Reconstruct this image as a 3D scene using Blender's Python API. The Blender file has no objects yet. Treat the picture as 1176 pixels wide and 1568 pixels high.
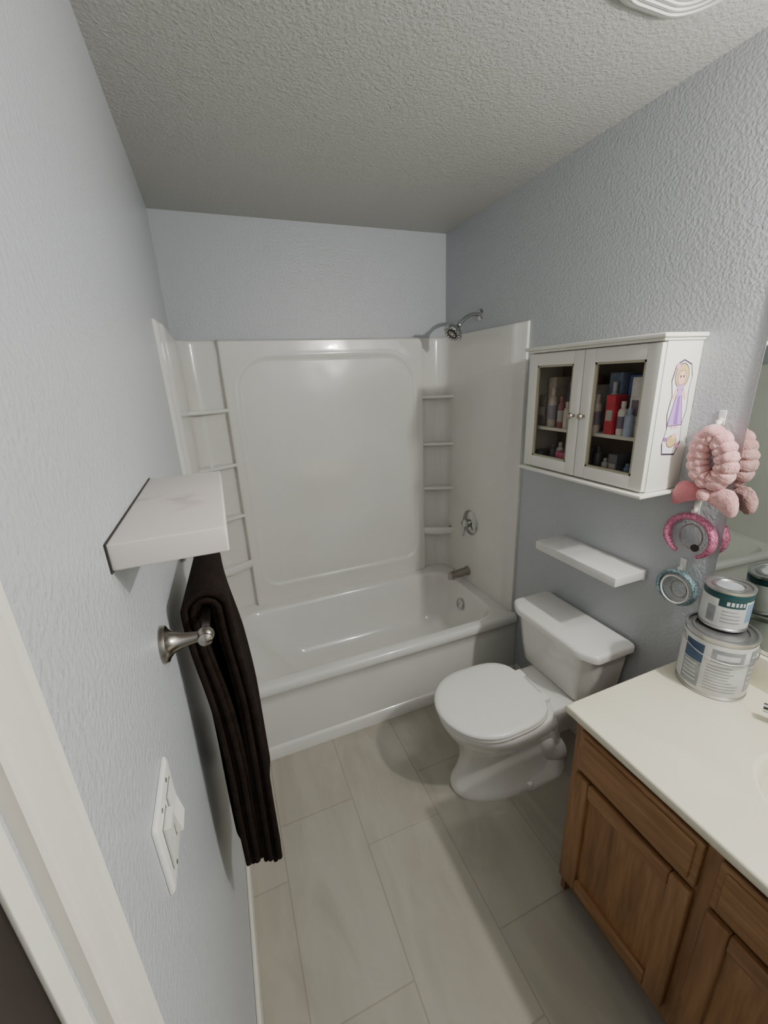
import bpy, bmesh, math, random
from mathutils import Vector, Matrix, noise
random.seed(4)
sc=bpy.context.scene
W=1.524;H=2.44;YN=-2.95

# ---------------------------------------------------------------- materials
def new_mat(name,col,rough=.5,metal=0.,**kw):
    m=bpy.data.materials.new(name);m.use_nodes=True
    b=m.node_tree.nodes['Principled BSDF']
    b.inputs['Base Color'].default_value=(*col,1);b.inputs['Roughness'].default_value=rough;b.inputs['Metallic'].default_value=metal
    for k,v in kw.items():
        k=k.replace('_',' ')
        if k in b.inputs: b.inputs[k].default_value=v
    return m
def N(m,t,**kw):
    n=m.node_tree.nodes.new(t)
    for k,v in kw.items():
        if hasattr(n,k): setattr(n,k,v)
        else: n.inputs[k].default_value=v
    return n
def bsdf(m): return m.node_tree.nodes['Principled BSDF']
def lk(m,a,b): m.node_tree.links.new(a,b)
def coords(m,scale=(1,1,1),loc=(0,0,0)):
    tc=N(m,'ShaderNodeTexCoord');mp=N(m,'ShaderNodeMapping')
    mp.inputs['Scale'].default_value=scale;mp.inputs['Location'].default_value=loc
    lk(m,tc.outputs['Object'],mp.inputs['Vector']);return mp.outputs[0]
def add_bump(m,scale,strength,dist,detail=2,stretch=(1,1,1),ramp=None):
    v=coords(m,stretch);n=N(m,'ShaderNodeTexNoise');n.inputs['Scale'].default_value=scale;n.inputs['Detail'].default_value=detail
    lk(m,v,n.inputs['Vector']);src=n.outputs['Fac']
    if ramp:
        r=N(m,'ShaderNodeValToRGB');r.color_ramp.elements[0].position=ramp[0];r.color_ramp.elements[1].position=ramp[1]
        lk(m,src,r.inputs[0]);src=r.outputs[0]
    b=N(m,'ShaderNodeBump');b.inputs['Strength'].default_value=strength;b.inputs['Distance'].default_value=dist
    lk(m,src,b.inputs['Height']);lk(m,b.outputs[0],bsdf(m).inputs['Normal']);return m
def add_var(m,c1,c2,scale,detail=3,stretch=(1,1,1),lo=.35,hi=.65,dist=0):
    v=coords(m,stretch);n=N(m,'ShaderNodeTexNoise');n.inputs['Scale'].default_value=scale;n.inputs['Detail'].default_value=detail
    n.inputs['Distortion'].default_value=dist
    lk(m,v,n.inputs['Vector']);r=N(m,'ShaderNodeValToRGB')
    r.color_ramp.elements[0].position=lo;r.color_ramp.elements[1].position=hi
    r.color_ramp.elements[0].color=(*c1,1);r.color_ramp.elements[1].color=(*c2,1)
    lk(m,n.outputs['Fac'],r.inputs[0]);lk(m,r.outputs[0],bsdf(m).inputs['Base Color']);return m

M_wall=add_bump(new_mat('wall_paint',(.480,.503,.530),.34),115,.46,.0020,2,ramp=(.34,.70))
M_ceil=add_bump(new_mat('ceiling_paint',(.45,.45,.425),.5),110,.5,.0024,2,ramp=(.36,.68))
M_trim=add_var(new_mat('trim_white',(.74,.72,.65),.35),(.73,.70,.62),(.77,.74,.66),6)
M_jamb=add_var(new_mat('jamb_shade',(.17,.135,.12),.9,Specular_IOR_Level=.1),(.16,.13,.11),(.185,.15,.13),5)  # dark brown base colour stands in for the shadow on the jamb
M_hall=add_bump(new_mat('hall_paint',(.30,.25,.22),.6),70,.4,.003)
M_fiber=add_bump(add_var(new_mat('fiberglass_gloss',(.7,.69,.66),.17,Coat_Weight=.3),(.72,.705,.665),(.755,.74,.70),3),4.5,.5,.012,1)
M_tub=add_var(new_mat('tub_gloss',(.7,.69,.66),.12,Coat_Weight=.3),(.74,.73,.695),(.77,.76,.725),3)
M_porc=add_var(new_mat('porcelain',(.8,.79,.76),.1,Coat_Weight=.4),(.78,.775,.74),(.81,.805,.77),3)
M_seat=add_var(new_mat('seat_plastic',(.8,.79,.76),.25),(.82,.81,.77),(.84,.83,.79),4)
M_chrome=add_bump(new_mat('chrome',(.50,.50,.50),.12,1.),200,.02,.0005)
M_nickel=add_bump(new_mat('brushed_nickel',(.38,.35,.32),.25,1.),300,.05,.0005)
M_mirror=new_mat('mirror_glass',(.62,.67,.63),.01,1.)
M_cab=add_var(new_mat('cabinet_white',(.78,.77,.71),.3),(.77,.755,.69),(.81,.795,.73),5)
M_glassp=new_mat('cabinet_glass',(.90,.87,.84),.02,Transmission_Weight=1.,IOR=1.1)
M_lam=add_var(new_mat('shelf_laminate',(.70,.66,.62),.45),(.54,.45,.40),(.74,.68,.645),9,6,lo=.30,hi=.42)
M_lam2=add_var(new_mat('shelf_white',(.74,.73,.71),.4),(.72,.71,.69),(.78,.77,.75),8)
M_ctr=add_var(new_mat('cultured_marble',(.84,.80,.69),.22,Coat_Weight=.3),(.83,.785,.63),(.86,.82,.67),2.5,4)
M_plate=add_var(new_mat('switch_plastic',(.80,.79,.75),.3),(.80,.79,.74),(.83,.82,.77),8)
M_black=new_mat('caulk_dark',(.03,.025,.02),.7)
M_tag=new_mat('vent_slot',(.30,.30,.28),.7)
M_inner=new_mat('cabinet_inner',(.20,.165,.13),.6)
M_bead=new_mat('glass_bead_beige',(.44,.40,.30),.5)

def wood(name,stretch):
    m=new_mat(name,(.3,.15,.07),.36)
    v=coords(m,stretch)
    n=N(m,'ShaderNodeTexNoise');n.inputs['Scale'].default_value=9;n.inputs['Detail'].default_value=6;n.inputs['Distortion'].default_value=1.2
    lk(m,v,n.inputs['Vector'])
    r=N(m,'ShaderNodeValToRGB');e=r.color_ramp.elements
    e[0].position=.3;e[0].color=(.25,.118,.048,1);e[1].position=.72;e[1].color=(.43,.235,.110,1)
    x=e.new(.5);x.color=(.35,.180,.080,1)
    lk(m,n.outputs['Fac'],r.inputs[0])
    n2=N(m,'ShaderNodeTexNoise');n2.inputs['Scale'].default_value=60;n2.inputs['Detail'].default_value=3;lk(m,v,n2.inputs['Vector'])
    r2=N(m,'ShaderNodeValToRGB');r2.color_ramp.elements[0].position=.35;r2.color_ramp.elements[1].position=.6;r2.color_ramp.elements[0].color=(.72,.68,.64,1)
    lk(m,n2.outputs['Fac'],r2.inputs[0])
    mx=N(m,'ShaderNodeMix');mx.data_type='RGBA';mx.blend_type='MULTIPLY';mx.inputs[0].default_value=.8
    lk(m,r.outputs[0],mx.inputs[6]);lk(m,r2.outputs[0],mx.inputs[7]);lk(m,mx.outputs[2],bsdf(m).inputs['Base Color'])
    b=N(m,'ShaderNodeBump');b.inputs['Strength'].default_value=.2;b.inputs['Distance'].default_value=.001
    lk(m,n2.outputs['Fac'],b.inputs['Height']);lk(m,b.outputs[0],bsdf(m).inputs['Normal'])
    return m
M_oakV=wood('oak_vertical',(1.6,1.6,.14));M_oakH=wood('oak_horizontal',(1.6,.14,1.6))

def floor_mat():
    m=new_mat('porcelain_tile',(.6,.58,.54),.25)
    tc=N(m,'ShaderNodeTexCoord');sp=N(m,'ShaderNodeSeparateXYZ');cb=N(m,'ShaderNodeCombineXYZ')
    lk(m,tc.outputs['Object'],sp.inputs[0])
    a=N(m,'ShaderNodeMath',operation='ADD');a.inputs[1].default_value=1.33+6.0
    b=N(m,'ShaderNodeMath',operation='ADD');b.inputs[1].default_value=-.13+6.0
    lk(m,sp.outputs['Y'],a.inputs[0]);lk(m,sp.outputs['X'],b.inputs[0]);lk(m,a.outputs[0],cb.inputs['X']);lk(m,b.outputs[0],cb.inputs['Y'])
    br=N(m,'ShaderNodeTexBrick');br.offset=.6667;br.offset_frequency=2
    br.inputs['Scale'].default_value=1;br.inputs['Brick Width'].default_value=.6;br.inputs['Row Height'].default_value=.3
    br.inputs['Mortar Size'].default_value=.0026;br.inputs['Mortar Smooth'].default_value=.4;br.inputs['Bias'].default_value=0
    br.inputs['Color1'].default_value=(.415,.387,.325,1);br.inputs['Color2'].default_value=(.445,.417,.355,1);br.inputs['Mortar'].default_value=(.35,.32,.265,1)
    lk(m,cb.outputs[0],br.inputs['Vector'])
    mp=coords(m,(1.2,.35,1))
    n=N(m,'ShaderNodeTexNoise');n.inputs['Scale'].default_value=5;n.inputs['Detail'].default_value=6;n.inputs['Distortion'].default_value=1.5
    lk(m,mp,n.inputs['Vector'])
    r=N(m,'ShaderNodeValToRGB');e=r.color_ramp.elements;e[0].position=.35;e[0].color=(.90,.90,.90,1);e[1].position=.6;e[1].color=(1.04,1.04,1.04,1)
    lk(m,n.outputs['Fac'],r.inputs[0])
    mx=N(m,'ShaderNodeMix');mx.data_type='RGBA';mx.blend_type='MULTIPLY';mx.inputs[0].default_value=1
    lk(m,br.outputs['Color'],mx.inputs[6]);lk(m,r.outputs[0],mx.inputs[7]);lk(m,mx.outputs[2],bsdf(m).inputs['Base Color'])
    bp=N(m,'ShaderNodeBump');bp.invert=True;bp.inputs['Strength'].default_value=.5;bp.inputs['Distance'].default_value=.001
    lk(m,br.outputs['Fac'],bp.inputs['Height']);lk(m,bp.outputs[0],bsdf(m).inputs['Normal'])
    return m
M_floor=floor_mat()

# ---------------------------------------------------------------- mesh helpers
def empty(name):
    o=bpy.data.objects.new(name,None);o.empty_display_size=.05;sc.collection.objects.link(o);return o
def mk(name,verts,faces,mat,parent=None,smooth=False,angle=None):
    me=bpy.data.meshes.new(name);me.from_pydata([tuple(v) for v in verts],[],faces);me.update()
    bm=bmesh.new();bm.from_mesh(me);bmesh.ops.recalc_face_normals(bm,faces=bm.faces);bm.to_mesh(me);bm.free()
    me.materials.append(mat)
    o=bpy.data.objects.new(name,me);sc.collection.objects.link(o)
    if smooth:
        for p in me.polygons:p.use_smooth=True
        if angle: me.set_sharp_from_angle(angle=math.radians(angle))
    if parent:o.parent=parent
    return o
def box(name,x0,x1,y0,y1,z0,z1,mat,parent=None,bev=0,seg=3):
    x0,x1=sorted((x0,x1));y0,y1=sorted((y0,y1));z0,z1=sorted((z0,z1))
    v=[(x,y,z) for x in (x0,x1) for y in (y0,y1) for z in (z0,z1)]
    f=[(0,1,3,2),(4,6,7,5),(0,4,5,1),(2,3,7,6),(0,2,6,4),(1,5,7,3)]
    o=mk(name,v,f,mat,parent)
    if bev:
        bm=bmesh.new();bm.from_mesh(o.data)
        bmesh.ops.bevel(bm,geom=bm.edges[:],offset=bev,segments=seg,affect='EDGES',profile=.5,clamp_overlap=True)
        bm.to_mesh(o.data);bm.free()
        for p in o.data.polygons:p.use_smooth=True
        o.data.set_sharp_from_angle(angle=math.radians(35))
    return o
def loft(name,rings,mat,parent=None,cap0=True,cap1=True,smooth=True,closed=True,angle=45):
    n=len(rings[0]);v=[p for r in rings for p in r];f=[]
    for i in range(len(rings)-1):
        for j in range(n if closed else n-1):
            a=i*n+j;b=i*n+(j+1)%n;f.append((a,b,b+n,a+n))
    if cap0:f.append(tuple(range(n)))
    if cap1:f.append(tuple((len(rings)-1)*n+j for j in range(n)))
    return mk(name,v,f,mat,parent,smooth,angle)
def lathe(name,prof,origin,axis,mat,parent=None,n=40,cap=True,angle=40):
    axis=Vector(axis).normalized();q=Vector((0,0,1)).rotation_difference(axis);o=Vector(origin)
    rings=[]
    for r,h in prof:
        rings.append([o+q@Vector((max(r,1e-5)*math.cos(2*math.pi*i/n),max(r,1e-5)*math.sin(2*math.pi*i/n),h)) for i in range(n)])
    return loft(name,rings,mat,parent,cap,cap,True,True,angle)
def tube(name,pts,r,mat,parent=None,n=14,closed=False,cap=True,radii=None):
    pts=[Vector(p) for p in pts];k=len(pts);rings=[]
    up=None
    for i,p in enumerate(pts):
        a=pts[(i-1)%k] if (closed or i>0) else p;b=pts[(i+1)%k] if (closed or i<k-1) else p
        t=(b-a).normalized()
        if up is None:
            up=Vector((0,0,1)) if abs(t.z)<.9 else Vector((1,0,0))
        s=t.cross(up).normalized();up=s.cross(t).normalized()
        rr=radii[i] if radii else r
        rings.append([p+rr*(math.cos(2*math.pi*j/n)*s+math.sin(2*math.pi*j/n)*up) for j in range(n)])
    if closed:rings.append(rings[0])
    return loft(name,rings,mat,parent,cap and not closed,cap and not closed,True,True,60)
def rrect(x0,x1,y0,y1,r,z,k=8):
    out=[]
    for cx,cy,a0 in ((x1-r,y1-r,0),(x0+r,y1-r,90),(x0+r,y0+r,180),(x1-r,y0+r,270)):
        for i in range(k+1):
            a=math.radians(a0+90*i/k);out.append(Vector((cx+r*math.cos(a),cy+r*math.sin(a),z)))
    return out
def sstep(a,b,x):
    t=min(1,max(0,(x-a)/(b-a)));return t*t*(3-2*t)
def bez(p0,p1,p2,p3,n=12):
    out=[];p0,p1,p2,p3=map(Vector,(p0,p1,p2,p3))
    for i in range(n+1):
        t=i/n;out.append((1-t)**3*p0+3*(1-t)**2*t*p1+3*(1-t)*t*t*p2+t**3*p3)
    return out
def join(name,objs):
    bm=bmesh.new()
    mats=[]
    for o in objs:
        idx=[]
        for m in o.data.materials:
            if m not in mats:mats.append(m)
            idx.append(mats.index(m))
        s=len(bm.faces);bm.from_mesh(o.data);bm.faces.ensure_lookup_table()
        for f in bm.faces[s:]:f.material_index=idx[f.material_index] if idx else 0
    me=bpy.data.meshes.new(name);bm.to_mesh(me);bm.free()
    for m in mats:me.materials.append(m)
    no=bpy.data.objects.new(name,me);sc.collection.objects.link(no)
    for o in objs:bpy.data.objects.remove(o,do_unlink=True)
    return no

# ---------------------------------------------------------------- room shell
T=.115
box('floor',-1.4,W+T,YN-T,T,-.1,0,M_floor)
box('ceiling',-1.4,W+T,YN-T,T,H,H+.1,M_ceil)
box('wall_back',-T,W+T,0,T,0,H,M_wall)
box('wall_right',W,W+T,YN,0,0,H,M_wall)
box('wall_front',-T,W+T,YN-T,YN,0,H,M_wall)
CW=.050
DY0,DY1,DZ=-2.156,-2.875,2.04
join('wall_left',[box('a',-T,0,DY0,0,0,H,M_wall),box('b',-T,0,YN,DY1,0,H,M_wall),box('c',-T,0,DY1,DY0,DZ,H,M_wall)])
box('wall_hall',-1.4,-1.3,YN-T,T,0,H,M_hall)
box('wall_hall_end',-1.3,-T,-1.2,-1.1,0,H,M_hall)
def casing():
    s_=CW/.075
    prof=[(0,0),(.009,0),(.011,.004),(.011,.010),(.014,.016),(.014,.040),(.010,.044),(.010,.050),(.015,.056),(.016,.068),(.012,.074),(0,.075)]
    prof=[(x,y*s_) for x,y in prof]
    objs=[]
    def strip(sgn,y0):
        r0=[Vector((x,y0+sgn*y,0)) for x,y in prof];r1=[Vector((x,y0+sgn*y,DZ+CW)) for x,y in prof]
        return loft('s',[r0,r1],M_trim,None,smooth=False)
    objs.append(strip(1,DY0+.004));objs.append(strip(-1,DY1-.004))
    r0=[Vector((x,DY0,DZ+y)) for x,y in prof];r1=[Vector((x,DY1,DZ+y)) for x,y in prof]
    objs.append(loft('h',[r0,r1],M_trim,None,smooth=False))
    return join('trim_casing',objs)
casing()
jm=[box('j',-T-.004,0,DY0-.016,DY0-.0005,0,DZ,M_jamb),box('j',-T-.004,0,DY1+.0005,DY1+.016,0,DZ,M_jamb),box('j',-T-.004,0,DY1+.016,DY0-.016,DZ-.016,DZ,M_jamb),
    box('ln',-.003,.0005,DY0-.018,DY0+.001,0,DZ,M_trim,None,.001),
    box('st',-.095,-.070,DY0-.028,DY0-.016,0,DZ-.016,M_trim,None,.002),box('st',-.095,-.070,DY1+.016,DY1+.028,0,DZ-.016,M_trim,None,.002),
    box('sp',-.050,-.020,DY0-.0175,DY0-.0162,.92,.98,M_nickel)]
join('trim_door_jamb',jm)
box('baseboard_left',0,.012,DY0+.057,-.812,0,.09,M_trim,None,.004)
box('baseboard_right',W-.012,W,-1.71,-.812,0,.09,M_trim,None,.004)
box('baseboard_front',.02,.95,YN,YN+.012,0,.09,M_trim,None,.004)

# ---------------------------------------------------------------- bathtub
RIM=.40
def tub():
    x0,x1,yf,yb=.001,W-.001,-.806,-.001
    rings=[]
    def R(dx,dy,r,z,yb_=yb): return rrect(x0+dx,x1-dx,yf+dy,yb_-dy*.0,r,z,10)
    rings+= [R(0,0,.004,0),R(0,0,.004,.052),R(0,.004,.004,.060),R(0,.012,.004,.066),R(0,.013,.004,.30),R(0,.012,.004,.345),R(0,.004,.006,.352),
             R(0,0,.008,.362),R(0,0,.012,RIM-.020),R(0,.003,.014,RIM-.009),R(0,.009,.016,RIM-.002),R(0,.017,.02,RIM)]
    def I(a0,a1,b0,b1,r,z): return rrect(a0,a1,b0,b1,r,z,10)
    rings+= [I(.085,1.440,-.752,-.112,.13,RIM),I(.091,1.434,-.746,-.118,.128,RIM-.003),I(.097,1.430,-.740,-.124,.125,RIM-.010),I(.104,1.426,-.734,-.130,.12,RIM-.025),
             I(.150,1.418,-.724,-.140,.12,.33),I(.205,1.405,-.712,-.152,.12,.25),I(.262,1.385,-.700,-.164,.12,.18),I(.300,1.370,-.690,-.174,.12,.13),
             I(.325,1.355,-.675,-.190,.115,.10),I(.355,1.330,-.655,-.210,.10,.080),I(.400,1.29,-.61,-.25,.08,.072)]
    return loft('bathtub',rings,M_tub,None,cap0=False,cap1=True,angle=50)
tubE=empty('bathtub')
t=tub();t.name='tub_shell';t.parent=tubE
lathe('drain',[(.0,.004),(.028,.004),(.032,.001),(.032,-.004)],(1.22,-.43,.074),(0,0,1),M_chrome,tubE)
lathe('overflow_plate',[(.036,-.01),(.036,.004),(.030,.009),(.008,.011),(0,.011)],(1.404,-.40,.285),(-1,0,.12),M_chrome,tubE)
lathe('overflow_screw',[(.005,0),(.005,.003),(0,.004)],(1.3935,-.40,.287),(-1,0,.12),M_nickel,tubE,16)

# ---------------------------------------------------------------- surround
STOP=1.892
def surround():
    E=empty('shower_surround')
    xs,xe=.026,W-.026
    prof=[(0.0005,-.757),(.012,-.756),(.016,-.745),(.016,-.70),(.022,-.69),(xs,-.66)]
    n=10
    for i in range(1,n): prof.append((xs,-.66+(.66-.12)*i/n))
    for i in range(n+1):
        a=math.radians(180-90*i/n);prof.append((xs+.075+.075*math.cos(a),-.10+.075*math.sin(a)))
    prof+= [(.13,-.024),(.165,-.024),(.196,-.024),(.200,-.027),(.203,-.034),(.205,-.050),(.208,-.057),(.214,-.060)]
    m0=len(prof)
    nx=170
    for i in range(1,nx): prof.append((.214+(1.326-.214)*i/nx,-.060))
    m1=len(prof)
    prof+= [(1.326,-.060),(1.332,-.057),(1.335,-.050),(1.337,-.034),(1.340,-.027),(1.344,-.024),(1.375,-.024),(1.40,-.024)]
    for i in range(n+1):
        a=math.radians(90-90*i/n);prof.append((xe-.075+.075*math.cos(a),-.10+.075*math.sin(a)))
    for i in range(1,n): prof.append((xe,-.12-(.66-.12)*i/n))
    prof+= [(xe,-.66),(W-.022,-.69),(W-.016,-.70),(W-.016,-.745),(W-.012,-.756),(W-.0005,-.757)]
    def wallproj(x,y):
        d=[(x,'l'),(W-x,'r'),(-y,'b')]
        k=min(d)[1]
        if y>-.12 and .02<x<W-.02:k='b'
        return {'l':(.0005,y),'r':(W-.0005,y),'b':(x,-.0005)}[k]
    nz=190
    zs=[RIM+.0005+(STOP-.012-RIM)*i/nz for i in range(nz+1)]
    rows=[]
    def sd(x,z):
        cx,hx=.772,.500;z0,z1=.515,1.800;cz=(z0+z1)/2;hz=(z1-z0)/2
        r=.17 if z>cz else .09
        qx=abs(x-cx)-hx+r;qz=abs(z-cz)-hz+r
        return math.hypot(max(qx,0),max(qz,0))+min(max(qx,qz),0)-r
    for z in zs:
        row=[]
        for i,(x,y) in enumerate(prof):
            yy=y
            if m0<=i<m1:
                d=sd(x,z)
                yy=y+.009*(1-sstep(-.014,.008,d))-.0014*math.exp(-((d-.014)/.009)**2)
            row.append(Vector((x,yy,z)))
        rows.append(row)
    last=rows[-1]
    for k,(t,dz) in enumerate(((.12,.007),(.4,.011),(1,.012))):
        rows.append([Vector((p.x+(wallproj(p.x,p.y)[0]-p.x)*t,p.y+(wallproj(p.x,p.y)[1]-p.y)*t,p.z+dz)) for p in last])
    loft('fiberglass_panels',rows,M_fiber,E,False,False,True,False,40)
    def shelf(side,z,soap=False):
        xa=.212 if side<0 else 1.328
        xb=xs if side<0 else xe
        th=.020
        n=18
        def outline(shr,zz,bulge):
            pts=[]
            for i in range(n+1):
                t=i/n
                x=xa+(xb-xa)*t
                y=-(.058+.085*t**1.5+bulge*math.sin(math.pi*t)) + shr
                pts.append(Vector((x,y,zz)))
            pts.append(Vector((xb,-.018,zz)));pts.append(Vector((xa,-.018,zz)))
            return pts
        b=.024 if soap else .018
        lo=.03 if soap else 0
        rings=[outline(.016,z-th-lo,b),outline(.003,z-th+.004-lo*.6,b),outline(0,z-th*.5,b),outline(.001,z-.004,b),outline(.006,z,b)]
        if soap: rings+= [outline(.010,z,b),outline(.016,z-.014,b)]
        loft('soap_dish' if soap else 'corner_shelf',rings,M_tub,E,True,True,True,True,35)
    for z in (1.560,1.272,.985): shelf(-1,z);shelf(1,z)
    shelf(-1,.705,True);shelf(1,.705,True)
    return E
surround()

# fixtures
E=empty('shower_head')
ay=-.362
lathe('escutcheon',[(.030,0),(.030,.004),(.022,.010),(.012,.013)],(W,ay,1.970),(-1,0,0),M_chrome,E)
tube('arm',bez((W-.002,ay,1.970),(1.47,ay,1.975),(1.440,ay,1.965),(1.400,ay,1.925),14),.0095,M_chrome,E)
ax=Vector((-.72,-.12,-.70)).normalized()
hp=Vector((1.400,ay,1.925))
lathe('swivel',[(.010,-.004),(.015,.0),(.016,.010),(.012,.018)],hp,ax,M_chrome,E,24)
lathe('head',[(.012,.014),(.018,.022),(.030,.034),(.046,.050),(.052,.058),(.053,.070),(.049,.075),(.044,.073),(0,.073)],hp,ax,M_chrome,E,40)
M_rub=new_mat('nozzle_rubber',(.05,.05,.05),.6)
q=Vector((0,0,1)).rotation_difference(ax)
lathe('face_ring',[(.030,.0735),(.030,.0745),(.020,.0745),(.020,.0735)],hp,ax,M_rub,E,30,cap=False)
for ring,(rr,k) in enumerate(((.012,6),(.037,14))):
    for i in range(k):
        a=2*math.pi*i/k;p=hp+q@Vector((rr*math.cos(a),rr*math.sin(a),.0730))
        lathe('nozzle',[(.0028,0),(.0022,.003),(0,.0032)],p,ax,M_rub,E,8)
SX=W-.026
E=empty('shower_valve')
vy,vz=-.350,.803
lathe('escutcheon',[(.078,0),(.078,.003),(.070,.010),(.050,.016),(.030,.019)],(SX,vy,vz),(-1,0,0),M_chrome,E,48)
lathe('hub',[(.028,.014),(.027,.045),(.020,.052),(0,.054)],(SX,vy,vz),(-1,0,0),M_chrome,E,32)
tube('lever',[(SX-.045,vy,vz),(SX-.055,vy-.01,vz-.035),(SX-.062,vy-.018,vz-.070)],.008,M_chrome,E,radii=[.011,.009,.0075])
E=empty('tub_spout')
sy,sz=-.335,.470
lathe('flange',[(.031,0),(.031,.006),(.026,.010)],(SX,sy,sz),(-1,0,0),M_nickel,E,32)
rings=[]
for i in range(13):
    t=i/12;x=SX-.004-.125*t;r=.027-.002*t;zz=sz-.004*t
    rings.append([Vector((x+ (.012*math.sin(a)*t*t if math.sin(a)<0 else -.000),sy+r*math.cos(a),zz+(r*(1.0-.25*t) if math.sin(a)>0 else r*(1+.25*t))*math.sin(a))) for a in [2*math.pi*j/24 for j in range(24)]])
loft('body',rings,M_nickel,E)
lathe('outlet',[(.013,0),(.013,.010),(.010,.010),(.010,.002)],(SX-.108,sy,sz-.026),(0,0,-1),M_chrome,E,20)
lathe('diverter_knob',[(.003,0),(.003,.010),(.007,.013),(.007,.018),(0,.020)],(SX-.105,sy,sz+.018),(0,0,1),M_chrome,E,16)

# ---------------------------------------------------------------- toilet
def toilet():
    E=empty('toilet');yc=-1.265
    def egg(x0,x1,hw,z,xm=None,e=.62,n=56):
        xm=xm if xm is not None else x0+(x1-x0)*.48;pts=[]
        for i in range(n):
            a=2*math.pi*i/n;c=math.cos(a);s=math.sin(a)
            if c>=0: x=xm-(xm-x0)*c;y=hw*s
            else: x=xm+(x1-xm)*abs(c)**e; y=hw*math.copysign(abs(s)**e,s)
            pts.append(Vector((x,yc+y,z)))
        return pts
    rings=[egg(.835,1.385,.132,0),egg(.833,1.387,.134,.014),egg(.842,1.38,.126,.030),egg(.862,1.37,.114,.08),egg(.876,1.36,.108,.14),egg(.872,1.35,.110,.19),
           egg(.856,1.33,.124,.235),egg(.828,1.30,.153,.285),egg(.802,1.27,.176,.33),egg(.788,1.25,.185,.362),egg(.785,1.245,.187,.380),egg(.790,1.24,.183,.388)]
    loft('bowl',rings,M_porc,E,angle=60)
    for s in (-1,1):
        pts=bez((1.00,yc+s*.050,.15),(1.08,yc+s*.056,.26),(1.20,yc+s*.058,.27),(1.235,yc+s*.058,.15),14)+bez((1.235,yc+s*.058,.15),(1.25,yc+s*.058,.09),(1.30,yc+s*.054,.07),(1.34,yc+s*.050,.07),8)[1:]
        tube('trapway',pts,.05,M_porc,E,22,radii=[.036+.022*min(1,i/8) for i in range(len(pts))])
        lathe('bolt_cap',[(.015,0),(.015,.008),(.011,.016),(0,.019)],(1.13,yc+s*.128,.018),(0,0,1),M_porc,E,20)
    loft('foot',[rrect(1.04,1.380,yc-.142,yc+.142,.12,0),rrect(1.04,1.380,yc-.142,yc+.142,.12,.010),rrect(1.05,1.374,yc-.136,yc+.136,.115,.022),rrect(1.07,1.36,yc-.116,yc+.116,.10,.060),rrect(1.09,1.34,yc-.100,yc+.100,.09,.12)],M_porc,E,angle=60)
    loft('deck',[rrect(1.16,1.44,yc-.070,yc+.070,.05,.16),rrect(1.16,1.47,yc-.085,yc+.085,.05,.22),rrect(1.13,1.49,yc-.105,yc+.105,.05,.28),rrect(1.10,1.50,yc-.125,yc+.125,.05,.335),rrect(1.10,1.50,yc-.130,yc+.130,.05,.368),rrect(1.105,1.495,yc-.125,yc+.125,.048,.376)],M_porc,E,angle=60)
    def seat(x0,x1,hw,z): return egg(x0,x1,hw,z,x0+(x1-x0)*.47,.58,64)
    loft('seat_ring',[seat(.785,1.205,.183,.389),seat(.780,1.208,.187,.393),seat(.780,1.208,.187,.402),seat(.785,1.205,.183,.406)],M_seat,E)
    loft('lid',[seat(.780,1.200,.184,.4085),seat(.774,1.203,.189,.412),seat(.774,1.203,.189,.419),seat(.779,1.200,.184,.425),seat(.800,1.185,.165,.428),seat(.86,1.14,.11,.4295)],M_seat,E)
    for s in (-1,1):
        box('hinge',1.195,1.235,yc+s*.075-.022,yc+s*.075+.022,.386,.412,M_seat,E,.006)
    yt=-1.245
    def tk(xf,xb,hw,ch,z,r=.02):
        base=[(xb,yt+hw),(xf+ch*.55,yt+hw),(xf,yt+hw-ch),(xf,yt-hw+ch),(xf+ch*.55,yt-hw),(xb,yt-hw)]
        out=[];n=len(base)
        for i,p in enumerate(base):
            p=Vector(p);a=Vector(base[i-1]);b=Vector(base[(i+1)%n])
            da=(a-p).normalized();db=(b-p).normalized()
            rr=min(r,(a-p).length*.45,(b-p).length*.45)
            p0=p+da*rr;p2=p+db*rr
            for k in range(7):
                t=k/6;q=(1-t)**2*p0+2*(1-t)*t*p+t*t*p2;out.append(Vector((q.x,q.y,z)))
        return out
    loft('tank',[tk(1.335,1.50,.185,.045,.375),tk(1.325,1.503,.195,.048,.39),tk(1.315,1.505,.205,.052,.47),tk(1.300,1.507,.222,.058,.622)],M_porc,E,angle=50)
    loft('tank_lid',[tk(1.292,1.512,.232,.062,.620),tk(1.280,1.515,.240,.066,.626),tk(1.279,1.515,.241,.066,.648),tk(1.284,1.512,.237,.064,.657),tk(1.296,1.505,.227,.058,.661)],M_porc,E,angle=50)
    tube('supply_line',bez((W-.03,-1.02,.17),(1.46,-1.03,.17),(1.43,-1.06,.25),(1.43,-1.08,.374),12),.006,M_nickel,E)
    lathe('stop_valve',[(.018,0),(.018,.004),(.008,.006),(.008,.04),(.013,.042),(.013,.06)],(W,-1.02,.17),(-1,0,0),M_chrome,E,20)
toilet()

# ---------------------------------------------------------------- shelves
E=empty('floating_shelf')
box('board',0.0005,.137,-1.845,-1.450,1.468,1.503,M_lam,E,.0025)
box('caulk_line',0.0003,.0022,-1.848,-1.448,1.466,1.5045,M_black,E)
E=empty('floating_shelf')
box('board',1.366,W-.0005,-1.470,-1.066,.930,.967,M_lam2,E,.0035)
box('wall_cleat',W-.012,W-.0003,-1.468,-1.068,.924,.931,M_lam2,E,.001)

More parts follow.
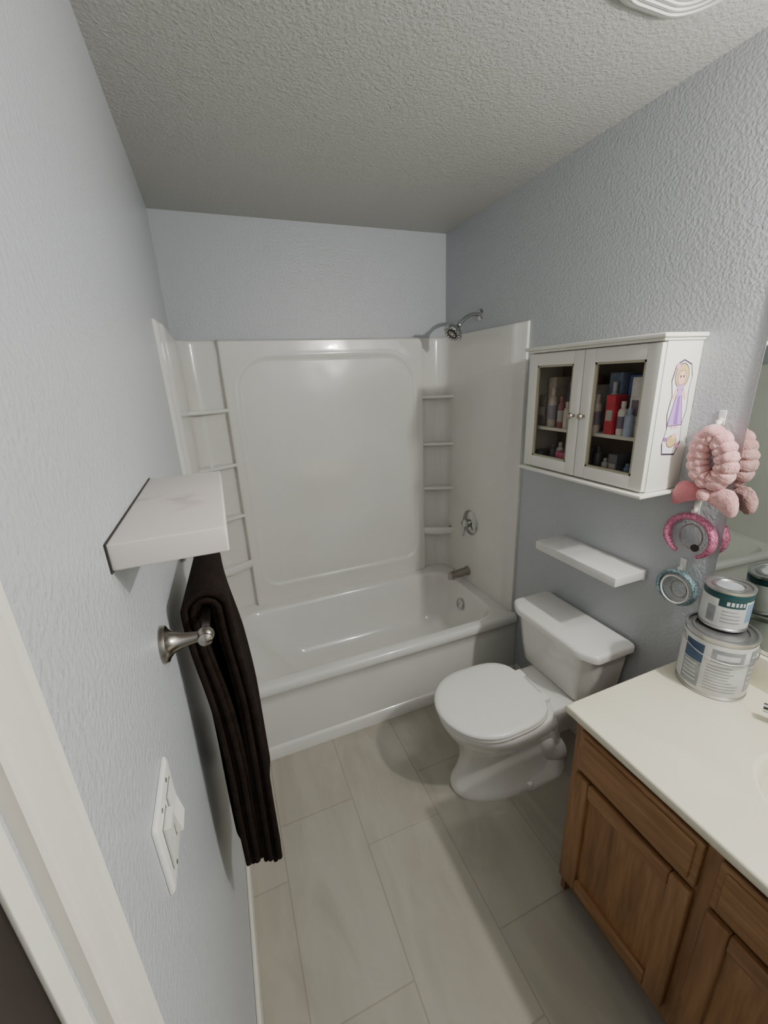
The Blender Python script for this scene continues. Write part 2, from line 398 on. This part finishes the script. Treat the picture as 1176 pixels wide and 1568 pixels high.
# ---------------------------------------------------------------- wall cabinet
def wall_cabinet():
    E=empty('medicine_cabinet')
    y0,y1=-1.522,-.968;xf=1.372;z0,z1=1.292,1.742
    box('side_near',xf,W-.001,y0,y0+.014,z0,z1,M_cab,E,.001);box('side_far',xf,W-.001,y1-.014,y1,z0,z1,M_cab,E,.001)
    box('bottom',xf,W-.001,y0+.014,y1-.014,z0,z0+.014,M_cab,E);box('top',xf,W-.001,y0+.014,y1-.014,z1-.014,z1,M_cab,E)
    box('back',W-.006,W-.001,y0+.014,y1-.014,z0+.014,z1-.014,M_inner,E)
    box('inner_shelf',xf+.01,W-.006,y0+.014,y1-.014,1.446,1.458,M_cab,E)
    box('crown',1.338,W-.001,y0-.014,y1+.014,1.750,1.763,M_cab,E,.004);box('crown_step',1.348,W-.001,y0-.006,y1+.006,1.742,1.750,M_cab,E,.002)
    box('base_molding',1.336,W-.001,y0-.014,y1+.014,1.278,1.290,M_cab,E,.004)
    ym=(y0+y1)/2
    def door(a,b,ky):
        a,b=sorted((a,b));fz0,fz1=1.296,1.738;fx0,fx1=1.354,1.371;w=.044
        box('stile',fx0,fx1,a,a+w,fz0,fz1,M_cab,E,.002);box('stile',fx0,fx1,b-w,b,fz0,fz1,M_cab,E,.002)
        box('rail',fx0,fx1,a+w,b-w,fz0,fz0+w,M_cab,E,.002);box('rail',fx0,fx1,a+w,b-w,fz1-w,fz1,M_cab,E,.002)
        for (p,q,r,s) in ((a+w,a+w+.007,fz0+w,fz1-w),(b-w-.007,b-w,fz0+w,fz1-w),(a+w,b-w,fz0+w,fz0+w+.007),(a+w,b-w,fz1-w-.007,fz1-w)):
            box('bead',fx0+.003,fx1-.002,p,q,r,s,M_bead,E)
        box('pane',fx0+.010,fx0+.012,a+w,b-w,fz0+w,fz1-w,M_glassp,E)
        lathe('knob',[(.005,0),(.004,.010),(.009,.014),(.011,.020),(.008,.026),(0,.028)],(fx0,ky,1.516),(-1,0,0),M_nickel,E,20)
    door(y0+.002,ym-.0015,ym-.022);door(ym+.0015,y1-.002,ym+.022)
    return E
wall_cabinet()
def sq(name,cx,cy,cz,w,d,h,col,E,kind='bottle',rough=.35):
    m=new_mat(name+'_mat',col,rough)
    add_var(m,tuple(c*.85 for c in col),tuple(min(1,c*1.1) for c in col),35)
    if kind=='box':
        box(name,cx-d/2,cx+d/2,cy-w/2,cy+w/2,cz,cz+h,m,E,.002)
    else:
        r=w/2
        lathe(name,[(r*.92,0),(r,.004),(r,h*.68),(r*.8,h*.76),(r*.42,h*.80),(r*.42,h*.82),(r*.52,h*.82),(r*.52,h),(0,h)],(cx,cy,cz),(0,0,1),m,E,20)
    c2=(1-col[0]*.8,1-col[1]*.9,1-col[2]*.8) if sum(col)>1.5 else (.75,.72,.70)
    m2=new_mat(name+'_label',tuple(c*.7 for c in c2),.4)
    if kind=='box' and h>.08:
        box(name+'_label',cx-d/2-.0008,cx-d/2,cy-w*.35,cy+w*.35,cz+h*.35,cz+h*.62,m2,E)
    elif kind!='box' and h>.10:
        r=w/2;lathe(name+'_label',[(r+.0002,h*.20),(r+.0005,h*.21),(r+.0005,h*.55),(r+.0002,h*.56)],(cx,cy,cz),(0,0,1),m2,E,20,cap=False)
    return m
E=empty('toiletries')
L1,L2=1.4585,1.3065
items=[
('box',-1.000,.040,.09,.12,(.30,.26,.24),1.45),('box',-1.045,.040,.10,.19,(.52,.46,.38),1.46),('bottle',-1.068,.034,0,.15,(.62,.56,.50),1.40),('bottle',-1.100,.030,0,.17,(.16,.14,.24),1.45),('bottle',-1.118,.026,0,.12,(.40,.16,.15),1.395),('bottle',-1.140,.034,0,.18,(.12,.14,.30),1.45),('bottle',-1.150,.028,0,.10,(.75,.70,.66),1.395),('box',-1.186,.036,.06,.19,(.45,.18,.12),1.47),('bottle',-1.180,.024,0,.13,(.60,.30,.28),1.40),('bottle',-1.209,.028,0,.14,(.70,.66,.60),1.41),
('box',-1.240,.05,.08,.16,(.5,.48,.45),1.46),
('bottle',-1.278,.034,0,.13,(.75,.72,.66),1.40),('box',-1.300,.05,.06,.20,(.30,.40,.60),1.48),('bottle',-1.318,.030,0,.17,(.70,.72,.76),1.43),('box',-1.348,.034,.06,.13,(.65,.05,.08),1.41),('box',-1.372,.045,.05,.19,(.16,.24,.52),1.48),('bottle',-1.384,.030,0,.11,(.82,.80,.76),1.400),('box',-1.428,.048,.08,.185,(.80,.79,.78),1.44),('bottle',-1.420,.028,0,.09,(.50,.60,.80),1.387),('box',-1.480,.034,.08,.21,(.66,.70,.78),1.44)]
for k,(kind,y,w,d,h,c,x) in enumerate(items): sq('toiletry',x,y,L1,w,d if d else w,h,c,E,kind)
items=[('box',-1.02,.05,.09,.05,(.10,.10,.11)),('bottle',-1.062,.026,0,.08,(.15,.15,.18)),('bottle',-1.10,.03,0,.09,(.65,.62,.6)),('box',-1.14,.05,.08,.06,(.6,.14,.25)),('bottle',-1.175,.024,0,.07,(.75,.5,.55)),('bottle',-1.205,.03,0,.10,(.7,.68,.66)),('box',-1.245,.03,.08,.09,(.2,.18,.2)),
('bottle',-1.285,.030,0,.10,(.12,.12,.13)),('bottle',-1.318,.024,0,.06,(.75,.74,.72)),('bottle',-1.345,.022,0,.08,(.5,.3,.3)),('box',-1.375,.034,.07,.085,(.15,.16,.2)),('bottle',-1.408,.024,0,.055,(.25,.35,.55)),('bottle',-1.436,.024,0,.065,(.8,.78,.76)),('bottle',-1.462,.022,0,.05,(.1,.1,.1)),('box',-1.488,.024,.08,.10,(.10,.10,.10))]
for k,(kind,y,w,d,h,c) in enumerate(items): sq('toiletry',1.425,y,L2,w,d if d else w,h,c,E,kind)

def decal():
    E=empty('doll_sticker');Y=-1.5226
    pap=new_mat('paper',(.80,.78,.79),.6);lav=new_mat('lavender',(.50,.30,.66),.6);pur=new_mat('purple_trim',(.30,.12,.46),.6);hair=new_mat('doll_hair',(.58,.44,.20),.6);skin=new_mat('doll_skin',(.80,.50,.38),.6);ink=new_mat('ink',(.06,.04,.07),.6);pk=new_mat('pink_ink',(.75,.32,.50),.6)
    def poly(name,pts,lvl,m,cx=1.452,cz=1.565,s=1.08):
        vs=[(cx+x*s,Y-lvl*.0003,cz+z*s) for x,z in pts];mk(name,vs,[tuple(range(len(vs)))],m,E)
    def ell(cx,cz,a,b,n=20): return [(cx+a*math.cos(2*math.pi*i/n),cz+b*math.sin(2*math.pi*i/n)) for i in range(n)]
    out=[(-.030,-.140),(.020,-.145),(.036,-.11),(.030,-.06),(.040,-.02),(.036,.03),(.040,.07),(.030,.10),(.0,.112),(-.026,.10),(-.036,.06),(-.026,.02),(-.034,-.03),(-.026,-.07),(-.036,-.11)]
    poly('ink_outline',[(x*1.08,z*1.035) for x,z in out],0,ink);poly('paper',out,1,pap)
    poly('hair_line',ell(0,.073,.0285,.0335),1.5,ink);poly('hair',ell(0,.073,.026,.031),2,hair);poly('face_line',ell(0,.068,.0172,.0200),2.5,ink);poly('face',ell(0,.068,.016,.0188),3,skin)
    poly('bodice',[(-.013,.048),(.013,.048),(.010,.02),(-.010,.02)],3,lav)
    poly('arm',[(.013,.046),(.030,.010),(.023,.006),(.009,.034)],3,skin);poly('arm',[(-.013,.046),(-.030,.010),(-.023,.006),(-.009,.034)],3,skin)
    poly('skirt_line',[(-.012,.022),(.012,.022),(.033,-.064),(-.031,-.064)],1.5,ink);poly('skirt',[(-.010,.02),(.010,.02),(.030,-.062),(-.028,-.062)],2,lav);poly('skirt_trim',[(-.004,.018),(.006,.018),(.012,-.060),(-.004,-.060)],3,pur)
    poly('eye',ell(-.006,.071,.0026,.0038,8),4,ink);poly('eye',ell(.006,.071,.0026,.0038,8),4,ink);poly('mouth',ell(0,.060,.004,.0014,8),4,pk)
    poly('shoe',ell(-.008,-.068,.006,.004,10),2,pk);poly('shoe',ell(.008,-.068,.006,.004,10),2,pk)
    poly('pet_line',ell(0,-.108,.021,.018),1.5,ink);poly('pet',ell(0,-.108,.019,.016),2,hair);poly('pet_head',ell(.008,-.094,.010,.009),3,skin);poly('flower',ell(-.022,.098,.009,.008,9),4,pk);poly('flower',ell(.024,-.122,.009,.008,9),4,pk);poly('flower',ell(-.027,-.100,.007,.007,9),4,pur)
decal()

# ---------------------------------------------------------------- headbands & hooks
M_plush=add_bump(add_var(new_mat('pink_plush',(.80,.42,.42),.95,Sheen_Weight=.4),(.70,.33,.34),(.84,.49,.48),60),260,1.,.004,4)
M_plush2=add_bump(new_mat('pink_plush_deep',(.64,.20,.24),.9,Sheen_Weight=.5),260,1.,.004,4)
def glitter(name,c1,c2):
    m=new_mat(name,c1,.35,.3);v=coords(m,(1,1,1));vo=N(m,'ShaderNodeTexVoronoi');vo.inputs['Scale'].default_value=260;lk(m,v,vo.inputs['Vector'])
    r=N(m,'ShaderNodeValToRGB');r.color_ramp.elements[0].color=(*c1,1);r.color_ramp.elements[1].color=(*c2,1);lk(m,vo.outputs['Color'],r.inputs[0]);lk(m,r.outputs[0],bsdf(m).inputs['Base Color'])
    b=N(m,'ShaderNodeBump');b.inputs['Strength'].default_value=.8;b.inputs['Distance'].default_value=.002;lk(m,vo.outputs['Distance'],b.inputs['Height']);lk(m,b.outputs[0],bsdf(m).inputs['Normal']);return m
M_seq=glitter('pink_sequin',(.30,.04,.12),(.85,.32,.48))
M_teal=glitter('teal_sequin',(.04,.08,.10),(.34,.46,.50))
def hook(y,z):
    E=empty('adhesive_hook')
    box('plate',W-.004,W-.0005,y-.010,y+.010,z-.022,z+.022,M_plate,E,.0015)
    tube('hook',bez((W-.004,y,z-.002),(W-.010,y,z-.020),(W-.022,y,z-.024),(W-.020,y,z-.006),10),.004,M_plate,E,radii=[.007-.0003*i for i in range(11)])
def plush():
    E=empty('plush_headband')
    cy,cz,cx=-1.628,1.408,1.488
    n=360;m_=36;ctr=[]
    tl=-.14
    for i in range(n):
        a=2*math.pi*i/n
        ly=.038*math.cos(a)*(1-.15*math.sin(a));lz=.068*math.sin(a)
        ctr.append(Vector((cx-.004*math.sin(a),cy+ly*math.cos(tl)-lz*math.sin(tl),cz+lz*math.cos(tl)+ly*math.sin(tl))))
    # arc length so that the gathers are evenly spaced
    acc=[0]
    for i in range(n): acc.append(acc[-1]+(ctr[(i+1)%n]-ctr[i]).length)
    rings=[]
    for i,p in enumerate(ctr):
        t=(ctr[(i+1)%n]-ctr[i-1]).normalized();s=Vector((1,0,0));u=t.cross(s).normalized()
        ph=2*math.pi*acc[i]/acc[-1]
        ring=[]
        for j in range(m_):
            b=2*math.pi*j/m_
            d=math.cos(b)*s*.95+math.sin(b)*u
            # two staggered rows of soft puffs separated by a seam on the face
            side=1 if math.sin(b)>0 else -1
            puff=abs(math.sin(ph*6.5+(math.pi/4 if side>0 else 0)+.6*noise.noise(Vector((ph*2,side,0)))))
            seam=1-.0*abs(math.sin(b))-.16*math.exp(-(math.sin(b)/.22)**2)*(1 if math.cos(b)<0 else 0)
            r=(.0245+.0065*puff**.6)*seam
            q=p+r*d
            r+=.0016*noise.noise(q*90)+.0012*noise.noise(q*260)
            ring.append(p+r*d)
        rings.append(ring)
    rings.append(rings[0]);loft('plush_loop',rings,M_plush,E,False,False,angle=None)
    for sg in (1,-1):
        rings=[];m=22
        for i in range(m+1):
            t=i/m;yy=cy+sg*(.006+.086*t);zz=cz-.116-.020*t+.010*math.sin(t*3)
            wz=.012+.024*math.sin(min(1,t*1.25)*math.pi*.5)*(1 if t<.8 else math.sqrt(max(.02,1-((t-.8)/.2)**2)));wx=wz*.45
            ring=[]
            for b in [2*math.pi*j/28 for j in range(28)]:
                q=Vector((1.487+wx*math.cos(b),yy,zz+wz*math.sin(b)*(1+.12*math.sin(5*b))))
                ring.append(q+Vector((.0018*noise.noise(q*150),0,.0025*noise.noise(q*120+Vector((5,0,0))))))
            rings.append(ring)
        loft('bow_ear',rings,M_plush if sg<0 else M_plush2,E,angle=None)
    lathe('bow_knot',[(.0,-.020),(.012,-.017),(.018,-.006),(.018,.006),(.012,.017),(0,.020)],(1.482,cy,cz-.112),(0,.3,1),M_plush,E,20)
plush()
def hairband(name,cy,cz,r,tr,mat,a0=-60,a1=240,flat=1.6,sy=1.):
    E=empty(name);n=70;rings=[]
    for i in range(n+1):
        a=math.radians(a0+(a1-a0)*i/n);p=Vector((1.500,cy+r*sy*math.cos(a),cz+r*math.sin(a)));rad=Vector((0,math.cos(a),math.sin(a)))
        tp=min(1,.55+3*min(i/n,1-i/n))
        rings.append([p+tr*tp*(flat*math.cos(b)*Vector((1,0,0))+math.sin(b)*rad) for b in [2*math.pi*j/16 for j in range(16)]])
    loft('band',rings,mat,E);return E
e=hairband('sequin_headband',-1.601,1.148,.067,.011,M_seq,-62,242,1.4,1.05)
tube('wire_loop',[Vector((1.500,-1.606+.034*math.cos(a),1.150+.040*math.sin(a))) for a in [2*math.pi*i/30 for i in range(30)]],.0022,M_nickel,e,8,closed=True)
lathe('charm',[(.012,0),(.012,.004),(0,.005)],(1.497,-1.626,1.118),(-1,0,0),M_black,e,16)
e=hairband('teal_headband',-1.592,.960,.057,.007,M_teal,-80,260,1.8,1.05)
tube('inner_band',[Vector((1.492,-1.592+.046*math.cos(a),.955+.048*math.sin(a))) for a in [2*math.pi*i/30 for i in range(30)]],.003,M_plate,e,8,closed=True)
tube('wire_loop',[Vector((1.500,-1.600+.026*math.cos(a),.958+.030*math.sin(a))) for a in [2*math.pi*i/30 for i in range(30)]],.0020,M_nickel,e,8,closed=True)
hook(-1.613,1.522);hook(-1.594,1.242);hook(-1.586,1.038)

# ---------------------------------------------------------------- vanity
def vanity():
    E=empty('bathroom_vanity');yA,yB=-1.713,-2.90;xf=.975
    box('side_panel',xf+.018,W-.002,yA-.016,yA,0.0,.732,M_oakV,E);box('side_panel',xf+.018,W-.002,yB,yB+.016,0,.732,M_oakV,E)
    box('toe_kick',xf+.07,xf+.085,yB+.016,yA-.016,0,.09,M_oakH,E)
    box('bottom',xf+.018,W-.002,yB+.016,yA-.016,.09,.105,M_oakH,E)
    fx0,fx1=xf,xf+.018
    st=[(yA,yA-.034),(-2.056,-2.106),(-2.448,-2.498),(yB+.034,yB)]
    for a,b in st: box('frame_stile',fx0,fx1,a,b,.078,.732,M_oakV,E,.001)
    for i in range(3):
        a=st[i][1];b=st[i+1][0]
        box('frame_rail',fx0+.0005,fx1,a,b,.700,.732,M_oakH,E);box('frame_rail',fx0+.0005,fx1,a,b,.548,.585,M_oakH,E);box('frame_rail',fx0+.0005,fx1,a,b,.078,.130,M_oakH,E)
        g=.010
        da,db=a+g,b-g
        box('drawer_front',fx0-.012,fx0,da,db,.575,.712,M_oakH,E,.004);box('drawer_field',fx0-.018,fx0-.010,da-.014,db+.014,.589,.698,M_oakH,E,.005)
        z0,z1=.118,.560;w=.048
        box('door_stile',fx0-.018,fx0,da,da-w,z0,z1,M_oakV,E,.005);box('door_stile',fx0-.018,fx0,db+w,db,z0,z1,M_oakV,E,.005)
        box('door_rail',fx0-.0175,fx0,da-w,db+w,z0,z0+w,M_oakH,E,.005);box('door_rail',fx0-.0175,fx0,da-w,db+w,z1-w,z1,M_oakH,E,.005)
        box('door_panel',fx0-.005,fx0-.001,da-w+.002,db+w-.002,z0+w-.002,z1-w+.002,M_oakV,E)
    x0,x1,y0,y1,z=.953,W-.001,-2.915,-1.683,.760
    c=Vector((1.25,-2.205));ax_,ay_=.150,.190
    angs=sorted([2*math.pi*i/120 for i in range(120)]+[math.atan2(yy-c.y,xx-c.x)%(2*math.pi) for xx in (x0,x1) for yy in (y0,y1)])
    def rect(ins,zz):
        out=[]
        for a in angs:
            d=Vector((math.cos(a),math.sin(a)));ts=[]
            if d.x>1e-9:ts.append((x1-ins-c.x)/d.x)
            if d.x<-1e-9:ts.append((x0+ins-c.x)/d.x)
            if d.y>1e-9:ts.append((y1-ins-c.y)/d.y)
            if d.y<-1e-9:ts.append((y0+ins-c.y)/d.y)
            t=min(ts);out.append(Vector((c.x+d.x*t,c.y+d.y*t,zz)))
        return out
    def el(s,zz): return [Vector((c.x+ax_*s*math.cos(a),c.y+ay_*s*math.sin(a),zz)) for a in angs]
    rings=[rect(.004,.733),rect(0,.737),rect(0,.753),rect(.002,.758),rect(.006,.760),el(1.10,.760),el(1.07,.763),el(1.03,.763),el(1.0,.758),el(.96,.735),el(.90,.70),el(.78,.66),el(.55,.635),el(.25,.625),el(.08,.623)]
    loft('countertop',rings,M_ctr,E,False,True,True,True,50)
    box('backsplash',W-.021,W-.001,y0,y1,.759,.860,M_ctr,E,.003)
    fy=c.y;fxx=1.448
    F=empty('sink_faucet')
    lathe('spout_base',[(.026,0),(.026,.006),(.018,.012),(.014,.03)],(fxx,fy,.7603),(0,0,1),M_chrome,F,30)
    tube('spout',bez((fxx,fy,.775),(fxx-.01,fy,.86),(fxx-.09,fy,.88),(fxx-.13,fy,.835),14),.012,M_chrome,F)
    for s in (-1,1):
        lathe('handle_base',[(.027,0),(.027,.006),(.018,.014),(.015,.030),(.017,.038),(0,.042)],(fxx,fy+s*.115,.7603),(0,0,1),M_chrome,F,28)
        tube('lever',[(fxx,fy+s*.115,.798),(fxx-.030,fy+s*.185,.803),(fxx-.068,fy+s*.270,.800)],.009,M_chrome,F,radii=[.010,.012,.012])
    lathe('drain',[(.02,0),(.02,.003),(0,.004)],(c.x,c.y,.623),(0,0,1),M_chrome,E,20)
vanity()
box('vanity_mirror',W-.006,W-.0005,-2.90,-1.683,.862,1.90,M_mirror,None,.001)

# vanity light (real lamps, above the mirror)
E=empty('vanity_light')
box('backplate',W-.030,W-.001,-2.60,-2.06,1.955,2.045,M_nickel,E,.008)
for i,y in enumerate((-2.15,-2.33,-2.51)):
    lathe('socket',[(.026,0),(.026,.030),(.018,.036),(.018,.050)],(W-.028,y,2.0),(-1,0,0),M_nickel,E,24)
    l=bpy.data.lights.new('bulb','POINT');l.energy=(9.0,39.0,7.0)[i];l.shadow_soft_size=.024;l.color=(1.0,.97,.915)
    lo=bpy.data.objects.new('bulb',l);lo.location=(W-.130,y,2.0);sc.collection.objects.link(lo);lo.parent=E

# ---------------------------------------------------------------- paint cans
M_can=add_bump(new_mat('tin',(.5,.5,.5),.3,.9),120,.05,.001)
M_lblw=add_var(new_mat('label_white',(.62,.62,.61),.4),(.58,.58,.57),(.68,.68,.67),20)
M_lblg=add_var(new_mat('label_gray',(.40,.42,.44),.4),(.24,.26,.28),(.36,.38,.40),25)
M_lblt=new_mat('label_teal',(.010,.060,.070),.35);M_dkb=new_mat('label_navy',(.04,.08,.16),.4);M_sky=new_mat('label_blue',(.20,.32,.48),.4)
def patch(name,c,r,a0,a1,z0,z1,m,E,n=16):
    rs=[[Vector((c[0]+r*math.cos(math.radians(a0+(a1-a0)*i/n)),c[1]+r*math.sin(math.radians(a0+(a1-a0)*i/n)),z)) for i in range(n+1)] for z in (z0,z1)]
    loft(name,rs,m,E,False,False,True,False)
def can(name,cx,cy,z,r,h,handle,lid):
    E=empty(name)
    lathe('tin_body',[(r-.002,0),(r+.001,.001),(r+.001,.006),(r-.001,.008),(r-.001,h-.010),(r+.0015,h-.008),(r+.002,h-.001),(r-.002,h),(r-.006,h-.001),(r-.007,h-.007),(r-.014,h-.008),(r-.016,h-.003),(r-.022,h-.003),(r-.025,h-.007),(0,h-.007)],(cx,cy,z),(0,0,1),M_can,E,64)
    lathe('lid_disc',[(r-.026,0),(r-.026,.0012),(0,.0012)],(cx,cy,z+h-.0075),(0,0,1),lid,E,48)
    if handle:
        a=math.radians(230-92)
        for s in (0,math.pi):
            d=Vector((math.cos(a+s),math.sin(a+s),0));lathe('ear',[(.012,0),(.012,.003),(.006,.006),(0,.006)],Vector((cx,cy,z+h*.80))+d*r,d,M_can,E,20)
    return E
gc=(1.410,-1.789);GR=.085
E=can('gallon_paint_can',gc[0],gc[1],.7605,GR,.190,True,M_can)
lathe('label_wrap',[(GR-.0002,.014),(GR+.0002,.016),(GR+.0002,.172),(GR-.0002,.174)],(gc[0],gc[1],.7605),(0,0,1),M_lblw,E,64,cap=False)
V=230
Z=.7605;g1=GR+.0005
patch('label_block',gc,g1,V-78,V-42,Z+.100,Z+.160,M_dkb,E);patch('label_block',gc,g1,V-78,V-42,Z+.020,Z+.098,M_lblg,E);patch('label_block',gc,g1,V+34,V+66,Z+.03,Z+.165,M_lblg,E)
patch('label_block',gc,g1,V-30,V+22,Z+.118,Z+.160,M_lblg,E)
for k in range(9):
    patch('label_text',gc,g1+.0001,V-34,V-34+random.uniform(34,58),Z+.106-k*.0098,Z+.1085-k*.0098,M_lblg,E)
for k in range(5): patch('label_text',gc,g1+.0003,V-74,V-46-random.uniform(0,8),Z+.088-k*.013,Z+.092-k*.013,M_lblw,E)
for k in range(6): patch('label_text',gc,g1+.0003,V+38,V+60-random.uniform(0,10),Z+.140-k*.017,Z+.145-k*.017,M_lblw,E)
patch('label_title',gc,g1+.0003,V-22,V+14,Z+.132,Z+.148,M_lblw,E)
pts=[]
for i in range(31):
    t=i/30;a=math.radians(V-92+184*t);pts.append(Vector((gc[0]+(GR+.005)*math.cos(a),gc[1]+(GR+.005)*math.sin(a),Z+.155-.030*math.sin(math.pi*t))))
tube('bail',pts,.0016,M_can,E,8)
qc=(1.436,-1.772);Zq=.7605+.1905;QR=.057
E=can('quart_paint_can',qc[0],qc[1],Zq,QR,.124,False,M_lblg)
lathe('label_wrap',[(QR-.0002,.010),(QR+.0002,.012),(QR+.0002,.110),(QR-.0002,.112)],(qc[0],qc[1],Zq),(0,0,1),M_lblw,E,64,cap=False)
lathe('label_top_band',[(QR+.0001,.094),(QR+.0005,.095),(QR+.0005,.111),(QR+.0001,.112)],(qc[0],qc[1],Zq),(0,0,1),M_lblt,E,64,cap=False)
patch('label_title_panel',qc,QR+.0006,V-40,V+24,Zq+.074,Zq+.096,M_lblt,E)
for k,(a,b) in enumerate(((-22,-15),(-12,-5),(-2,4),(7,13),(16,21))): patch('label_title',qc,QR+.0008,V+a,V+b,Zq+.080,Zq+.092,M_lblw,E)
patch('label_badge',qc,QR+.0006,V+30,V+62,Zq+.030,Zq+.088,M_sky,E);patch('label_badge',qc,QR+.0006,V-66,V-44,Zq+.02,Zq+.07,M_lblg,E)
for k in range(4): patch('label_text',qc,QR+.0005,V-30,V+random.uniform(5,18),Zq+.060-k*.011,Zq+.063-k*.011,M_lblg,E)

# ---------------------------------------------------------------- towel bar + towel
def towel_bar():
    E=empty('towel_bar');z=1.257;x=.070
    for y in (-1.683,-1.226):
        lathe('mount',[(.033,0),(.033,.004),(.031,.009),(.025,.012),(.019,.018),(.0145,.030),(.0115,.044),(.010,.058)],(0,y,z),(1,0,0),M_nickel,E,40)
        rr=[(.015*math.sin(math.pi*i/14),-.015*math.cos(math.pi*i/14)) for i in range(15)]
        lathe('ball',rr,(x,y,z),(1,0,0),M_nickel,E,28)
        s=-1 if y<-1.5 else 1
        lathe('finial',[(.010,.011),(.012,.014),(.012,.018),(.007,.022),(0,.024)],(x,y,z),(0,s,0),M_nickel,E,24)
    tube('bar',[(x,-1.683,z),(x,-1.226,z)],.008,M_nickel,E,20)
towel_bar()
M_tow=add_bump(add_var(new_mat('towel_terry',(.01,.007,.005),.98,Specular_IOR_Level=.15),(.012,.0075,.0055),(.019,.012,.009),40),420,.7,.0015,2)
def towel():
    E=empty('bath_towel')
    x0,zb=.070,1.257
    def sheet(name,ri,ya,yb,zf,zbk,ph,amp,tf,tb):
        ns,nt=60,100;V_=[];F=[]
        lf=zb-zf;lb=zb-zbk;arc=math.pi*ri;tot=lf+lb+arc
        for j in range(nt+1):
            d=tot*j/nt
            for i in range(ns+1):
                s=i/ns;rs=.0135+(ri-.0135)*(1-.55*s)
                if d<lb: x=x0-rs;z=zbk+d;dn=lb-d;sg=-1
                elif d<lb+arc:
                    a=(d-lb)/ri;x=x0-rs*math.cos(a);z=zb+rs*math.sin(a);dn=0;sg=0
                else: x=x0+rs;dn=d-lb-arc;z=zb-dn;sg=1
                k=sstep(0,.25,dn)
                fold=math.sin(s*math.pi*2.6+ph+dn*2.2)+.40*math.sin(s*math.pi*6.0+1.3+dn*5)
                pull=sstep(.03,.42,dn)
                tgt=(tf if sg>0 else tb)
                x=x+(tgt-x)*pull
                x+=amp*k*fold
                x=max(x,.008)
                y=ya+(yb-ya)*s
                y+= .014*math.sin(dn*8+.6)*k + (s-.5)*.035*k - .014*pull
                if sg>0: z-= (.028*(1-s)-.020*math.sin(s*9+ph))*(dn/lf)
                elif sg<0: z-= .02*math.sin(s*5+ph)*(dn/lb)
                V_.append((x,y,z))
        for j in range(nt):
            for i in range(ns):
                a=j*(ns+1)+i;F.append((a,a+1,a+ns+2,a+ns+1))
        o=mk(name,V_,F,M_tow,E,True)
        so=o.modifiers.new('thick','SOLIDIFY');so.thickness=.0125;so.offset=0
        be=o.modifiers.new('round','BEVEL');be.width=.005;be.segments=3;be.limit_method='ANGLE';be.angle_limit=math.radians(60)
    sheet('outer_fold',.040,-1.602,-1.300,.592,.60,0.3,.0105,.120,.050)
    sheet('second_fold',.032,-1.594,-1.303,.572,.59,0.45,.0105,.110,.061)
    sheet('middle_fold',.024,-1.600,-1.306,.590,.60,0.6,.0105,.100,.071)
    sheet('inner_fold',.0165,-1.592,-1.310,.580,.60,0.75,.0105,.091,.081)
towel()

# ---------------------------------------------------------------- switch
def switch():
    E=empty('light_switch');y0,y1,z0,z1=-1.962,-1.846,1.062,1.178
    loft('plate',[[Vector((x,p.x,p.y)) for p in rrect(y0+i,y1-i,z0+i,z1-i,.006,0,5)] for x,i in ((.0005,0),(.003,0),(.0055,.002),(.0065,.005))],M_plate,E)
    M_gap=new_mat('switch_gap',(.16,.15,.13),.6)
    for yc in (-1.927,-1.881):
        box('rocker_gap',.006,.0068,yc-.0185,yc+.0185,z0+.0225,z1-.0225,M_gap,E)
        zc=(z0+z1)/2
        ys=(yc-.0160,yc+.0160)
        up=1 if yc<-1.9 else -1
        prof=[(.006,zc-.0325),(.0080+(.0075 if up<0 else .0),zc-.0325),(.0100,zc),(.0080+(.0075 if up>0 else 0),zc+.0325),(.006,zc+.0325)]
        loft('rocker',[[Vector((x,y,z)) for x,z in prof] for y in ys],M_plate,E,smooth=False)
        for zz in (z0+.011,z1-.011): lathe('screw',[(.003,0),(.003,.001),(0,.0014)],(.0064,yc,zz),(1,0,0),M_nickel,E,12)
switch()

# ---------------------------------------------------------------- ceiling vent
def vent():
    E=empty('ceiling_vent');x0,x1,y0,y1=1.02,1.318,-1.785,-1.484
    rs=[(0,H-.0005),(0,H-.008),(.006,H-.016),(.020,H-.021),(.030,H-.022)]
    loft('cover',[rrect(x0+i,x1-i,y0+i,y1-i,.10-i*.5,z,12) for i,z in rs],M_plate,E,False,True)
    for k in range(8):
        i=.026+k*.0135
        a=rrect(x0+i,x1-i,y0+i,y1-i,max(.008,.10-i*.7),H-.0225,8)
        tube('louver',a,.0022,M_plate,E,8,closed=True)
    for k in range(8):
        i=.0327+k*.0135
        a=rrect(x0+i,x1-i,y0+i,y1-i,max(.006,.10-i*.7),H-.0220,8)
        tube('slot',a,.0014,M_tag,E,6,closed=True)
vent()

# ---------------------------------------------------------------- world + camera
w=bpy.data.worlds.new('world');sc.world=w;w.use_nodes=True
w.node_tree.nodes['Background'].inputs[0].default_value=(.8,.85,.9,1);w.node_tree.nodes['Background'].inputs[1].default_value=.08
cam=bpy.data.cameras.new('camera');co=bpy.data.objects.new('camera',cam);sc.collection.objects.link(co);sc.camera=co
f,a,b,c,X,Y,Z=631.6811,-0.3660,1.2551,-0.0465,0.1486,-2.3939,1.6787
Rm=Matrix.Rotation(a,4,'Z')@Matrix.Rotation(b,4,'X')@Matrix.Rotation(c,4,'Z')
co.matrix_world=Matrix.Translation((X,Y,Z))@Rm
cam.sensor_fit='HORIZONTAL';cam.sensor_width=36;cam.lens=36*f/1176.;cam.clip_start=.01
